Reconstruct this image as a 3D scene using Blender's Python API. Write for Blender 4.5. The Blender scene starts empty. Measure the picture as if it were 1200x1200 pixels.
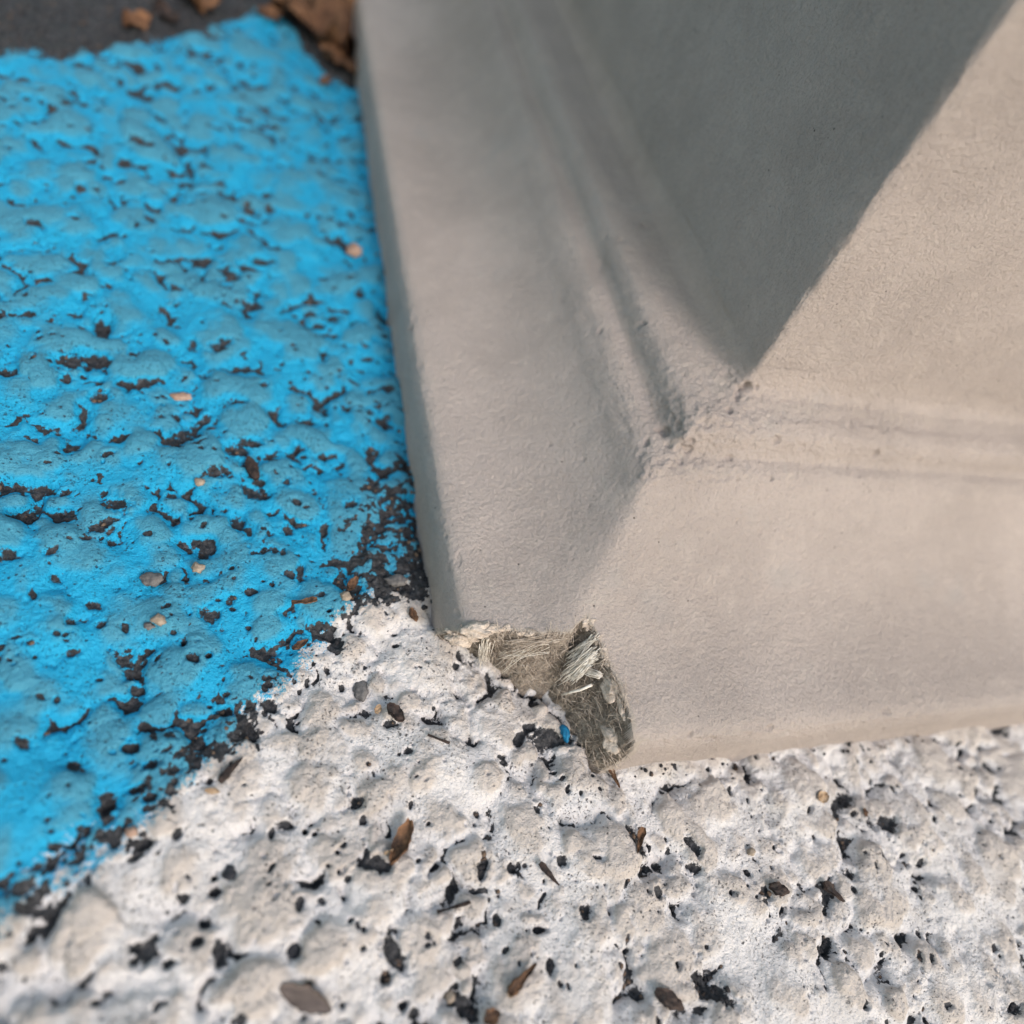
import bpy, math, random
import numpy as np
from mathutils import Vector, Matrix

# ------------------------------------------------------------------ camera, sky, sun, exposure
scene = bpy.context.scene
COL = scene.collection
H = 0.24                                   # lens height above the paving, metres
FPX = 860.0                                # focal length in photograph pixels (photo is 1200 wide)
AX = np.array([[0.92844692, 0.02955937, 0.37028712],      # world axes seen in the camera (x right, y down, z forward)
               [-0.18458233, -0.82834198, 0.52894133],
               [0.32235954, -0.55944241, -0.76361542]])
cam_d = bpy.data.cameras.new('camera'); cam = bpy.data.objects.new('camera', cam_d); COL.objects.link(cam)
rx, ry, rz_ = AX[:, 0], -AX[:, 1], -AX[:, 2]
m = Matrix(((rx[0], ry[0], rz_[0], 0), (rx[1], ry[1], rz_[1], 0), (rx[2], ry[2], rz_[2], H), (0, 0, 0, 1)))
cam.matrix_world = m
cam_d.sensor_width = 36; cam_d.sensor_fit = 'HORIZONTAL'; cam_d.lens = 36 * FPX / 1200
cam_d.clip_start = 0.01; cam_d.clip_end = 200
cam_d.dof.use_dof = True; cam_d.dof.focus_distance = 0.25; cam_d.dof.aperture_fstop = 3.9
scene.camera = cam

SUN = Vector((0.25, -0.68, 0.66)).normalized()            # direction towards the sun
w = bpy.data.worlds.new('World'); scene.world = w; w.use_nodes = True
nt = w.node_tree; bg = nt.nodes['Background']
sky = nt.nodes.new('ShaderNodeTexSky'); sky.sky_type = 'NISHITA'; sky.sun_disc = False
sky.sun_elevation = math.asin(SUN.z); sky.sun_rotation = math.atan2(SUN.x, SUN.y)
sky.dust_density = 3.0; sky.air_density = 2.4; sky.ozone_density = 0.0
nt.links.new(sky.outputs[0], bg.inputs[0]); bg.inputs[1].default_value = 0.11
sd = bpy.data.lights.new('sun', 'SUN'); sd.energy = 1.5; sd.angle = math.radians(22); sd.color = (1.0, 0.925, 0.92)
so = bpy.data.objects.new('sun', sd); COL.objects.link(so); so.rotation_euler = (-SUN).to_track_quat('-Z', 'Y').to_euler()
scene.view_settings.view_transform = 'Standard'; scene.view_settings.look = 'None'
scene.view_settings.exposure = 0.62; scene.view_settings.gamma = 1.0
scene.view_settings.use_curve_mapping = False

rng = np.random.default_rng(7); random.seed(7)

# ------------------------------------------------------------------ helpers
def ray(u, v): return AX @ np.array([u - 600.0, v - 600.0, FPX])
def at_z(u, v, z=0.0):
    r = ray(u, v); t = (z - H) / r[2]; return np.array([0, 0, H]) + t * r

_perm = np.random.default_rng(3).permutation(4096)
_g = np.random.default_rng(4).uniform(0, 2 * np.pi, 4096); _gx, _gy = np.cos(_g), np.sin(_g)
def perlin(x, y, seed=0):
    xi = np.floor(x).astype(np.int64); yi = np.floor(y).astype(np.int64)
    fx = x - xi; fy = y - yi
    ux = fx * fx * fx * (fx * (fx * 6 - 15) + 10); uy = fy * fy * fy * (fy * (fy * 6 - 15) + 10)
    def g(ix, iy, dx, dy):
        k = _perm[(_perm[(ix + seed * 131) & 4095] + iy) & 4095]
        return _gx[k] * dx + _gy[k] * dy
    a = g(xi, yi, fx, fy); b = g(xi + 1, yi, fx - 1, fy)
    c = g(xi, yi + 1, fx, fy - 1); d = g(xi + 1, yi + 1, fx - 1, fy - 1)
    return 1.5 * ((a + (b - a) * ux) * (1 - uy) + (c + (d - c) * ux) * uy)
def fbm(x, y, wl, octaves=3, seed=0, gain=0.5):
    o = 0; a = 1; s = 1 / wl
    for i in range(octaves):
        o = o + a * perlin(x * s + 17.3 * i, y * s - 9.1 * i, seed + i); a *= gain; s *= 2.03
    return o
def sstep(a, b, x):
    t = np.clip((x - a) / (b - a), 0, 1); return t * t * (3 - 2 * t)
def blur(a, n, axis):
    if n < 1: return a
    p = [(0, 0), (0, 0)]; p[axis] = (n + 1, n)
    c = np.cumsum(np.pad(a, p, mode='edge'), axis=axis)
    k = a.shape[axis]
    hi = np.take(c, np.arange(2 * n + 1, 2 * n + 1 + k), axis); lo = np.take(c, np.arange(0, k), axis)
    return (hi - lo) / (2 * n + 1)
def blur2(a, n, it=2):
    for _ in range(it): a = blur(blur(a, n, 0), n, 1)
    return a

def mesh_obj(name, verts, faces, mat, parent=None, smooth=True, attrs=None):
    me = bpy.data.meshes.new(name)
    verts = np.asarray(verts, dtype=np.float32)
    if isinstance(faces, np.ndarray):
        nf, k = faces.shape
        me.vertices.add(len(verts)); me.vertices.foreach_set('co', verts.ravel())
        me.loops.add(nf * k); me.loops.foreach_set('vertex_index', faces.astype(np.int32).ravel())
        me.polygons.add(nf); me.polygons.foreach_set('loop_start', np.arange(0, nf * k, k, dtype=np.int32))
        me.update(calc_edges=True)
    else:
        me.from_pydata(verts.tolist(), [], faces)
    if attrs:
        for an, av in attrs.items():
            at = me.attributes.new(an, 'FLOAT', 'POINT'); at.data.foreach_set('value', np.asarray(av, dtype=np.float32).ravel())
    if smooth: me.polygons.foreach_set('use_smooth', np.ones(len(me.polygons), dtype=bool))
    if mat: me.materials.append(mat)
    o = bpy.data.objects.new(name, me); COL.objects.link(o)
    if parent: o.parent = parent
    return o
def tag(o, label=None, cat=None, group=None, kind=None):
    if label: o['label'] = label
    if cat: o['category'] = cat
    if group: o['group'] = group
    if kind: o['kind'] = kind
    return o

class NT:
    """tiny node builder"""
    def __init__(self, name):
        self.m = bpy.data.materials.new(name); self.m.use_nodes = True
        self.t = self.m.node_tree; self.b = self.t.nodes['Principled BSDF']
    def n(self, typ, **kw):
        o = self.t.nodes.new(typ)
        for k, v in kw.items(): setattr(o, k, v)
        return o
    def put(self, sock, v):
        if hasattr(v, 'is_linked') or isinstance(v, bpy.types.NodeSocket): self.t.links.new(v, sock)
        else: sock.default_value = v
    def coord(self):
        return self.n('ShaderNodeTexCoord').outputs['Object']
    def noise(self, scale, detail=2, rough=0.5, vec=None, dist=0):
        o = self.n('ShaderNodeTexNoise'); o.inputs['Scale'].default_value = scale; o.inputs['Detail'].default_value = detail
        o.inputs['Roughness'].default_value = rough; o.inputs['Distortion'].default_value = dist
        self.put(o.inputs['Vector'], vec if vec is not None else self.coord()); return o.outputs['Fac']
    def voro(self, scale, feature='F1', vec=None):
        o = self.n('ShaderNodeTexVoronoi', feature=feature); o.inputs['Scale'].default_value = scale
        self.put(o.inputs['Vector'], vec if vec is not None else self.coord()); return o.outputs['Distance']
    def attr(self, name): return self.n('ShaderNodeAttribute', attribute_name=name).outputs['Fac']
    def math(self, op, a, b=0.0, c=0.0, clamp=False):
        o = self.n('ShaderNodeMath', operation=op, use_clamp=clamp)
        for i, v in enumerate((a, b, c)): self.put(o.inputs[i], v)
        return o.outputs[0]
    def ramp(self, v, lo, hi):
        o = self.n('ShaderNodeMapRange', interpolation_type='SMOOTHSTEP')
        self.put(o.inputs['Value'], v); o.inputs['From Min'].default_value = lo; o.inputs['From Max'].default_value = hi
        return o.outputs['Result']
    def mix(self, f, a, b):
        o = self.n('ShaderNodeMix', data_type='RGBA')
        self.put(o.inputs[0], f)
        for s, v in ((o.inputs[6], a), (o.inputs[7], b)):
            self.put(s, v if not isinstance(v, tuple) else (*v, 1.0))
        return o.outputs[2]
    def bump(self, h, dist, strength=1.0, normal=None):
        o = self.n('ShaderNodeBump'); o.inputs['Strength'].default_value = strength; o.inputs['Distance'].default_value = dist
        self.put(o.inputs['Height'], h)
        if normal is not None: self.put(o.inputs['Normal'], normal)
        return o.outputs[0]
    def done(self, col, rough=0.8, normal=None, spec=0.4):
        self.put(self.b.inputs['Base Color'], col if not isinstance(col, tuple) else (*col, 1.0))
        self.put(self.b.inputs['Roughness'], rough); self.b.inputs['Specular IOR Level'].default_value = spec
        if normal is not None: self.put(self.b.inputs['Normal'], normal)
        return self.m

# ------------------------------------------------------------------ materials
def mat_ground():
    k = NT('painted_asphalt')
    bare = k.attr('bare'); blue = k.attr('blue'); wear_sheen = k.attr('wear_sheen')
    n1 = k.noise(420, 3, 0.6); n2 = k.noise(1700, 2, 0.6); n3 = k.noise(90, 3, 0.5)
    jit = k.math('ADD', k.math('MULTIPLY', k.math('SUBTRACT', n1, 0.5), 0.5), k.math('MULTIPLY', k.math('SUBTRACT', n2, 0.5), 0.7))
    bj = k.math('ADD', k.math('MULTIPLY', k.math('SUBTRACT', k.noise(900, 3, 0.7), 0.5), 1.5), k.math('MULTIPLY', k.math('SUBTRACT', k.noise(3200, 2, 0.6), 0.5), 0.8))
    bf = k.ramp(k.math('ADD', bare, k.math('MULTIPLY', bj, 0.85)), 0.44, 0.66)
    uf = k.ramp(k.math('ADD', blue, k.math('MULTIPLY', bj, 0.75)), 0.40, 0.60)
    wf = k.ramp(k.math('ADD', wear_sheen, k.math('MULTIPLY', k.math('SUBTRACT', n3, 0.5), 0.8)), 0.25, 0.85)
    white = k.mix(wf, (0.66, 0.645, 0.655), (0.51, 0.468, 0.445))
    white = k.mix(k.math('MULTIPLY', k.ramp(k.noise(210, 5, 0.7), 0.50, 0.72), 0.5), white, (0.30, 0.285, 0.27))
    white = k.mix(k.math('MULTIPLY', k.ramp(k.noise(45, 3, 0.6), 0.52, 0.70), 0.35), white, (0.36, 0.345, 0.335))
    bl = k.mix(wf, (0.008, 0.355, 0.63), (0.055, 0.285, 0.43))  # duller bump tops: traffic dirt plus grey sky sheen painted into the blue
    specks = k.math('MULTIPLY', k.math('MULTIPLY', k.ramp(k.noise(1050, 3, 0.6), 0.58, 0.68), k.ramp(k.noise(75, 2, 0.5), 0.38, 0.62)), 0.9)
    vp = k.voro(520); vsel = k.math('MULTIPLY', k.ramp(k.noise(800, 1, 0.5), 0.50, 0.60), k.ramp(k.noise(95, 3, 0.6), 0.46, 0.60))
    pin = k.math('MULTIPLY', k.math('SUBTRACT', 1.0, k.ramp(vp, 0.18, 0.34)), vsel)
    specks = k.math('MAXIMUM', specks, pin)
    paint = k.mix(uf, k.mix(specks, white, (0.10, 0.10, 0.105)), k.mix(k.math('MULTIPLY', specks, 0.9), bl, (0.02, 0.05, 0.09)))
    asp = k.mix(k.ramp(k.noise(600, 3, 0.6), 0.4, 0.75), (0.024, 0.026, 0.031), (0.080, 0.081, 0.089))
    col = k.mix(bf, paint, asp)
    b1 = k.bump(k.noise(330, 5, 0.66), 0.0022, 0.8)
    b2 = k.bump(k.math('SUBTRACT', k.noise(1500, 3, 0.6), specks), 0.0006, 0.8, b1)
    ro = k.math('ADD', 0.42, k.math('MULTIPLY', n1, 0.3))
    return k.done(col, ro, b2, 0.35)

def mat_concrete(name, body=False):
    k = NT(name)
    n0 = k.noise(17, 5, 0.55, dist=0.5); n1 = k.noise(120, 4, 0.6); n2 = k.noise(900, 3, 0.6)
    c = k.mix(k.ramp(n0, 0.28, 0.74), (0.495, 0.437, 0.416), (0.595, 0.527, 0.502))
    c = k.mix(k.math('MULTIPLY', k.ramp(n1, 0.45, 0.75), 0.35), c, (0.68, 0.61, 0.57))
    c = k.mix(k.math('MULTIPLY', k.ramp(k.noise(1000, 5, 0.75), 0.50, 0.70), 0.42), c, (0.29, 0.25, 0.23))
    c = k.mix(k.math('MULTIPLY', k.ramp(n2, 0.58, 0.74), 0.25), c, (0.50, 0.46, 0.41))
    if not body:
        pale = k.ramp(k.math('ADD', k.attr('edge'), k.math('MULTIPLY', k.math('SUBTRACT', n1, 0.5), 0.9)), 0.35, 0.9)
        c = k.mix(k.math('MULTIPLY', pale, 0.55), c, (0.52, 0.47, 0.41))
        dust = k.ramp(k.noise(34, 3, 0.5), 0.60, 0.74)
        c = k.mix(k.math('MULTIPLY', dust, 0.35), c, (0.47, 0.455, 0.45))
    vec = k.coord()
    for sc_ in ((1, 0.07, 1), (0.07, 1, 1)):
        ms = k.n('ShaderNodeMapping'); ms.inputs['Scale'].default_value = sc_; k.put(ms.inputs['Vector'], vec)
        st = k.math('MULTIPLY', k.ramp(k.noise(420, 3, 0.6, vec=ms.outputs[0]), 0.60, 0.74), k.ramp(k.noise(30, 2, 0.5), 0.45, 0.62))
        c = k.mix(k.math('MULTIPLY', st, 0.30), c, (0.56, 0.53, 0.49))
    pin = k.math('SUBTRACT', 1.0, k.ramp(k.voro(170, vec=vec), 0.035, 0.085))
    sel = k.ramp(k.noise(60, 1, 0.5), 0.52, 0.62)
    pin = k.math('MULTIPLY', pin, sel)
    c = k.mix(k.math('MULTIPLY', pin, 0.85), c, (0.07, 0.06, 0.05))
    mp = k.n('ShaderNodeMapping'); mp.inputs['Scale'].default_value = (1, 0.8, 1); k.put(mp.inputs['Vector'], vec)
    g = k.noise(620, 6, 0.75, vec=mp.outputs[0])
    b1 = k.bump(g, 0.0032, 0.9)
    b2 = k.bump(k.noise(300, 5, 0.7), 0.0014 if body else 0.0005, 0.7, b1)
    b3 = k.bump(k.math('SUBTRACT', 1.0, pin), 0.0008, 0.7, b2)
    return k.done(c, 0.85, b3, 0.3)

def mat_broken():
    k = NT('broken_concrete')
    n1 = k.noise(300, 5, 0.7); n2 = k.noise(1400, 3, 0.7); n3 = k.noise(85, 3, 0.6)
    c = k.mix(k.ramp(n1, 0.36, 0.66), (0.20, 0.168, 0.142), (0.50, 0.435, 0.378))
    c = k.mix(k.math('MULTIPLY', k.ramp(n2, 0.52, 0.7), 0.6), c, (0.60, 0.53, 0.47))
    c = k.mix(k.math('MULTIPLY', k.ramp(n3, 0.55, 0.7), 0.5), c, (0.30, 0.27, 0.235))
    b = k.bump(n1, 0.005, 0.9); b = k.bump(n2, 0.0016, 0.9, b)
    return k.done(c, 0.95, b, 0.15)

def mat_plain(name, c1, c2, scale=300, rough=0.75, bump=0.0004, spec=0.3, lo=0.35, hi=0.65):
    k = NT(name); n1 = k.noise(scale, 4, 0.65)
    c = k.mix(k.ramp(n1, lo, hi), c1, c2)
    return k.done(c, rough, k.bump(k.noise(scale * 2.5, 3, 0.6), bump, 0.8), spec)

M = {}
M['ground'] = mat_ground()
M['concrete'] = mat_concrete('cast_concrete')
M['body'] = mat_concrete('cast_concrete_wall', True)
M['broken'] = mat_broken()
M['fibre'] = mat_plain('glass_fibre', (0.60, 0.55, 0.48), (0.85, 0.82, 0.77), 500, 0.5, 0.0001, 0.5)
M['fibre_dull'] = mat_plain('dusty_fibre', (0.26, 0.22, 0.185), (0.58, 0.51, 0.45), 500, 0.8, 0.0001, 0.3)
M['crumb'] = mat_plain('crumbled_mortar', (0.40, 0.345, 0.30), (0.60, 0.53, 0.47), 380, 0.95, 0.0012, 0.1)
M['leaf_brown'] = mat_plain('dry_brown_leaf', (0.075, 0.036, 0.019), (0.21, 0.108, 0.057), 110, 0.7, 0.0012, 0.3)
M['leaf_grey'] = mat_plain('weathered_leaf', (0.080, 0.062, 0.056), (0.135, 0.106, 0.096), 90, 0.6, 0.0003, 0.35)
M['bark_dark'] = mat_plain('dark_bark', (0.012, 0.010, 0.011), (0.060, 0.040, 0.034), 260, 0.7, 0.0008)
M['bark_brown'] = mat_plain('brown_bark', (0.030, 0.018, 0.014), (0.20, 0.105, 0.056), 260, 0.75, 0.0008)
M['tan'] = mat_plain('tan_flake', (0.30, 0.20, 0.12), (0.48, 0.36, 0.25), 300, 0.75, 0.0004)
M['pebble_tan'] = mat_plain('tan_pebble', (0.20, 0.165, 0.13), (0.36, 0.30, 0.245), 400, 0.8, 0.0004)
M['pebble_pink'] = mat_plain('pink_pebble', (0.25, 0.155, 0.115), (0.42, 0.30, 0.24), 400, 0.8, 0.0004)
M['pebble_grey'] = mat_plain('grey_pebble', (0.07, 0.07, 0.075), (0.17, 0.165, 0.165), 400, 0.8, 0.0004)
M['stone_black'] = mat_plain('bare_black_stone', (0.012, 0.014, 0.020), (0.045, 0.047, 0.056), 500, 0.65, 0.0006)
M['blue_chip'] = mat_plain('blue_paint', (0.004, 0.11, 0.24), (0.012, 0.21, 0.42), 400, 0.5, 0.0003)

# ------------------------------------------------------------------ pedestal position (outer foot of the base)
L0, F0, W = 0.0745, 0.0555, 0.62

# ------------------------------------------------------------------ the painted paving
def axis(points):
    """points: list of (coordinate, spacing) -> graded coordinates"""
    out = [points[0][0]]
    for (a, sa), (b, sb) in zip(points, points[1:]):
        n = max(1, int(round((b - a) / (0.5 * (sa + sb)))))
        t = np.linspace(0, 1, n + 1)[1:]
        q = sb / sa
        f = t if abs(q - 1) < 1e-3 else (np.power(q, t) - 1) / (q - 1)
        out.extend((a + (b - a) * f).tolist())
    return np.array(out)
S = 0.00042
gx = axis([(-3.0, 0.5), (-0.6, 0.06), (-0.17, 0.003), (-0.13, S), (0.31, S), (0.36, 0.004), (0.8, 0.06), (3.2, 0.5)])
gy = axis([(-3.0, 0.5), (-0.5, 0.05), (-0.10, 0.003), (-0.065, S), (0.13, S), (0.30, 0.00075), (0.60, 0.0012), (0.70, 0.005), (1.2, 0.07), (4.0, 0.6)])
GX, GY = np.meshgrid(gx, gy)               # shape (ny, nx)
ny, nx = GX.shape
CORE = (gx.min() + 0, 0)
wx = GX + 0.0026 * fbm(GX, GY, 0.015, 2, 11) + 0.0011 * fbm(GX, GY, 0.0055, 3, 12, 0.6); wy = GY + 0.0026 * fbm(GX, GY, 0.015, 2, 21) + 0.0011 * fbm(GX, GY, 0.0055, 3, 22, 0.6)

# blue / white border and the far end of the blue, as lines on the ground
bl = np.array([at_z(u, v)[:2] for u, v in [(0, 1085), (150, 975), (180, 948), (250, 880), (330, 808), (400, 742), (440, 700), (500, 672)]])
bl = np.vstack([bl[0] + 12 * (bl[0] - bl[1]), bl, bl[-1] + 40 * (bl[-1] - bl[-2])])
o_ = np.argsort(bl[:, 0]); border_y = np.interp(GX, bl[o_, 0], bl[o_, 1])
sd_blue = (GY - border_y) * 0.80
fe = np.array([at_z(u, v)[:2] for u, v in [(0, 75), (150, 62), (200, 52), (240, 38), (300, 14), (335, 22), (360, 62), (385, 92), (412, 108)]])
fe = np.vstack([[-3, fe[0, 1]], fe, [3, fe[-1, 1]]])
far_y = np.interp(GX, fe[:, 0], fe[:, 1])
sd_far = (far_y - GY) * 0.8

def stamp(cx, cy, R):
    i0, i1 = np.searchsorted(gx, (cx - R, cx + R)); j0, j1 = np.searchsorted(gy, (cy - R, cy + R))
    return slice(j0, j1), slice(i0, i1)
h = np.full(GX.shape, -0.0046)
h += 0.0010 * fbm(GX, GY, 0.045, 2, 31)
X0, X1, Y0, Y1 = -0.17, 0.36, -0.10, 0.70
def hidden(x, y): return x > L0 + 0.07 and y > F0 + 0.09
ns = 0
for size, count, hg in ((0.0150, 620, 0.0050), (0.0095, 1500, 0.0042), (0.0058, 4200, 0.0030), (0.0034, 9500, 0.0021)):
    xs = rng.uniform(X0, X1, count); ys = rng.uniform(Y0, Y1, count)
    for cx, cy in zip(xs, ys):
        if hidden(cx, cy): continue
        r = size * rng.uniform(0.6, 1.35); asp = rng.uniform(0.6, 1.0); th = rng.uniform(0, math.pi)
        top = hg * rng.uniform(0.35, 1.1) - 0.0012; pw = rng.uniform(2.2, 5.5)
        sl = stamp(cx, cy, r * 1.25 + 0.006)
        dx = wx[sl] - cx; dy = wy[sl] - cy
        if dx.size == 0: continue
        a = (dx * math.cos(th) + dy * math.sin(th)) / r; b = (-dx * math.sin(th) + dy * math.cos(th)) / (r * asp)
        d = a * a + b * b
        tx, ty = rng.normal(0, 0.10, 2)
        dome = top + tx * dx + ty * dy - (r * 0.55) * np.power(d, pw * 0.5)
        h[sl] = np.maximum(h[sl], np.where(d < 1.4, dome, -1))
raw = h.copy()
crev = blur2(h, 9, 2) - h                                   # > 0 in the joints between stones
h = 0.35 * h + 0.65 * blur2(h, 2, 2)                        # the thick paint rounds it off
h += 0.00034 * fbm(GX, GY, 0.0042, 3, 41, 0.6) * (0.5 + 0.9 * sstep(-0.3, 0.4, fbm(GX, GY, 0.025, 2, 43)))
h += 0.00055 * (0.35 - np.abs(fbm(GX, GY, 0.0065, 3, 51, 0.6))) - 0.0001
h += 0.0012 * fbm(GX, GY, 0.028, 2, 53)
# flat, thickly filled patches
fill = np.clip(sstep(0.05, 0.5, fbm(GX, GY, 0.038, 2, 61)) + 0.25 * sstep(0.0, -0.01, (GY - border_y) * 0.8) * sstep(-0.25, 0.2, fbm(GX, GY, 0.022, 2, 63)), 0, 1)
lv = blur2(h, 10, 2) + 0.0004
blue_flat = 0.40 * sstep(0.0, 0.02, (GY - border_y) * 0.8)
h = h + (blur2(h, 5, 2) - h) * blue_flat
h = h + (np.maximum(h, lv - 0.0003) - h) * fill * 0.85

white_side = sstep(0.004, -0.004, sd_blue)
near_ped = sstep(-0.048, -0.008, GX - L0) * sstep(0.036, 0.016, np.abs(sd_blue - 0.022))
band = sstep(0.016, 0.0, np.abs(sd_blue - 0.001 + 0.006 * fbm(GX, GY, 0.02, 2, 71)))
# where the paint never reached: joints and pits
cn = fbm(GX, GY, 0.0042, 3, 81, 0.65); cl = fbm(GX, GY, 0.03, 2, 91)
cn2 = fbm(GX, GY, 0.011, 2, 83)
bare = sstep(0.0001, 0.0021, crev + 0.00095 * cn + 0.00070 * cl + 0.00060 * cn2 - 0.00040 * fill + (0.0017 + 0.0019 * cn + 0.0010 * cn2) * band + (0.0026 + 0.0020 * cn + 0.0012 * cn2) * near_ped
             - 0.00085 * white_side * (1 - band) - 0.00066)
bare = np.maximum(bare, sstep(-0.004, 0.010, -sd_far + 0.006 * cl + 0.002 * cn))
pits_bare = np.zeros_like(h); dig = np.zeros_like(h)
def pit(cx, cy, r, dep, el=1.0, th=0.0, dark=1.0):
    sl = stamp(cx, cy, r * 2.2 / min(el, 1))
    dx = wx[sl] * 0.25 + GX[sl] * 0.75 - cx; dy = wy[sl] * 0.25 + GY[sl] * 0.75 - cy
    if dx.size == 0: return
    a = (dx * math.cos(th) + dy * math.sin(th)) * el; b = (-dx * math.sin(th) + dy * math.cos(th))
    d = np.sqrt(a * a + b * b) / r
    d = d + 0.45 * cn[sl]
    dig[sl] = np.maximum(dig[sl], dep * sstep(1.5, 0.35, d))
    pits_bare[sl] = np.maximum(pits_bare[sl], dark * sstep(1.35, 0.45, d))
for q in range(4600):
    cx, cy = rng.uniform(X0, 0.33), rng.uniform(Y0, 0.40) if q % 3 else rng.uniform(Y0, 0.12)
    if hidden(cx, cy): continue
    if fbm(np.array([cx]), np.array([cy]), 0.022, 2, 101)[0] < rng.uniform(-0.3, 0.45): continue
    r = 0.00042 + rng.exponential(0.00027)
    pit(cx, cy, min(r, 0.0026), 0.0007 + r * 0.8, rng.uniform(0.5, 1), rng.uniform(0, 3.14), 1.0 if r > 0.0008 or rng.random() < 0.5 else 0.3)
for q in range(2400):
    cx, cy = rng.uniform(X0, L0), rng.uniform(0.0, 0.58)
    if cy < np.interp(cx, bl[o_, 0], bl[o_, 1]) - 0.004: continue
    if fbm(np.array([cx]), np.array([cy]), 0.03, 2, 105)[0] < rng.uniform(-0.35, 0.35): continue
    r = min(0.0006 + rng.exponential(0.00062), 0.0030)
    pit(cx, cy, r, 0.0006 + r * 0.6, rng.uniform(0.35, 1), rng.normal(0.0, 0.6), 0.85)
# the larger holes that show as dark marks
for u, v, rp, el, ang in [(345, 1113, 11, 1, 0), (270, 1025, 8, 1, 0), (251, 1030, 6, 1, 0), (252, 1045, 8, .8, 1), (242, 1083, 8, .7, .4), (230, 1105, 8, .8, 0), (255, 1120, 11, .5, 1.3),
        (172, 1118, 14, .6, -.9), (160, 1112, 10, 1, 0), (170, 990, 10, .7, 0), (420, 940, 11, .8, .5), (435, 1014, 13, .45, .35), (332, 968, 8, .6, 0), (357, 974, 5, 1, 0), (369, 977, 5, 1, 0),
        (396, 998, 5, 1, 0), (397, 1021, 5, 1, 0), (376, 1030, 8, .6, -.8), (462, 1115, 15, .4, 1.2), (451, 1146, 9, .8, 0), (472, 1178, 8, 1, 0), (545, 1180, 18, .6, .6), (508, 1018, 6, .5, -.6),
        (566, 1016, 8, .4, -1.2), (600, 1016, 7, .6, 0), (557, 967, 4, 1, 0), (744, 985, 12, .4, 1.3), (810, 992, 9, .5, 1.2), (812, 1016, 7, .5, 0.6), (893, 1045, 10, .8, .2), (970, 1045, 12, .5, -.8),
        (880, 910, 9, .6, -1.1), (946, 950, 4, .6, -.5), (990, 937, 10, .45, -.3), (1036, 966, 11, .45, .1), (995, 1024, 7, .6, .9), (1030, 1003, 9, .8, .5), (1012, 1177, 6, 1, 0), (973, 1110, 8, .5, -1),
        (832, 1160, 14, .4, .6), (792, 1131, 6, 1, 0), (737, 1113, 5, 1, 0), (757, 1045, 4, 1, 0), (852, 1047, 5, .8, 0), (967, 1067, 6, .8, 0), (917, 1067, 6, .7, -.4), (687, 1067, 8, .5, -.7),
        (698, 1008, 6, .7, .2), (633, 1092, 6, .6, 0), (610, 862, 11, .6, -1), (620, 852, 8, .5, .3), (645, 866, 17, .4, .25), (690, 868, 13, .5, -.2), (560, 762, 11, .6, 0), (590, 790, 7, .7, 0), (615, 810, 9, .8, 0),
        (630, 815, 5, 1, 0), (297, 520, 9, .6, 0), (540, 768, 8, .7, 1), (385, 720, 6, 1, 0), (225, 775, 9, .7, .8), (244, 770, 6, 1, 0), (213, 756, 5, 1, 0), (180, 900, 9, .7, 0), (295, 860, 10, .6, 1.2), (316, 826, 12, .7, .3),
        (265, 835, 9, .7, 0), (288, 862, 7, .7, 0), (160, 805, 8, .7, 0), (155, 875, 8, .7, 0), (175, 935, 8, .7, 0), (162, 925, 8, .7, 0)]:
    p = at_z(u, v); dist = np.linalg.norm(p - np.array([0, 0, H]))
    pit(p[0], p[1], rp * dist / 1500.0 / max(el, .6) ** .3, 0.0030, el, -ang, 1.0)
h = h - dig + (0.0010 * fbm(GX, GY, 0.0035, 2, 121) + 0.0004) * sstep(0.3, 0.8, bare) * sstep(0.6, 0.0, pits_bare)
bare = np.maximum(bare, pits_bare)
h -= 0.0008 * sstep(0.1, 1.0, bare) * (1 - sstep(0, 0.4, pits_bare))
far = sstep(0.0, 0.02, -sd_far)
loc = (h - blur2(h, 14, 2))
wear_sheen = np.clip(0.42 + loc * 420 + 0.35 * cl, 0, 1)  # high spots: beige dirt on white, painted-in sky sheen and dirt on blue
blue = sstep(-0.013, 0.013, sd_blue + 0.007 * cl + 0.004 * cn) * (1 - 0.0 * far)
GH = h
idx = np.arange(nx * ny).reshape(ny, nx)
xm, ym = gx[:-1] * .5 + gx[1:] * .5, gy[:-1] * .5 + gy[1:] * .5
keep = ~((xm[None, :] > L0 + 0.085) & (xm[None, :] < L0 + W - 0.04) & (ym[:, None] > F0 + 0.10) & (ym[:, None] < F0 + W - 0.04))
faces = np.stack([idx[:-1, :-1], idx[:-1, 1:], idx[1:, 1:], idx[1:, :-1]], -1)[keep]
used = np.zeros(nx * ny, bool); used[faces.ravel()] = True
remap = np.cumsum(used) - 1
V = np.stack([GX, GY, h], -1).reshape(-1, 3)[used]
ground = mesh_obj('pavement', V, remap[faces], M['ground'], attrs={'bare': bare.ravel()[used], 'blue': blue.ravel()[used], 'wear_sheen': wear_sheen.ravel()[used]})
tag(ground, 'rough asphalt pavement thickly painted blue and white with dark pits', kind='structure')
def gh(x, y):
    i = int(np.clip(np.searchsorted(gx, x), 1, nx - 1)); j = int(np.clip(np.searchsorted(gy, y), 1, ny - 1))
    return float(GH[j, i])
def ghmax(x, y, r):
    sl = stamp(x, y, max(r, 0.0008)); a = GH[sl]
    return float(np.percentile(a, 85)) if a.size else gh(x, y)

# ------------------------------------------------------------------ the cast concrete pedestal
ped = bpy.data.objects.new('concrete_pedestal', None); COL.objects.link(ped)
ped.location = (0, 0, 0); ped.empty_display_size = 0.05
tag(ped, 'grey cast concrete pedestal with stepped moulded base and a broken corner showing fibres', 'pedestal')

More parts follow.
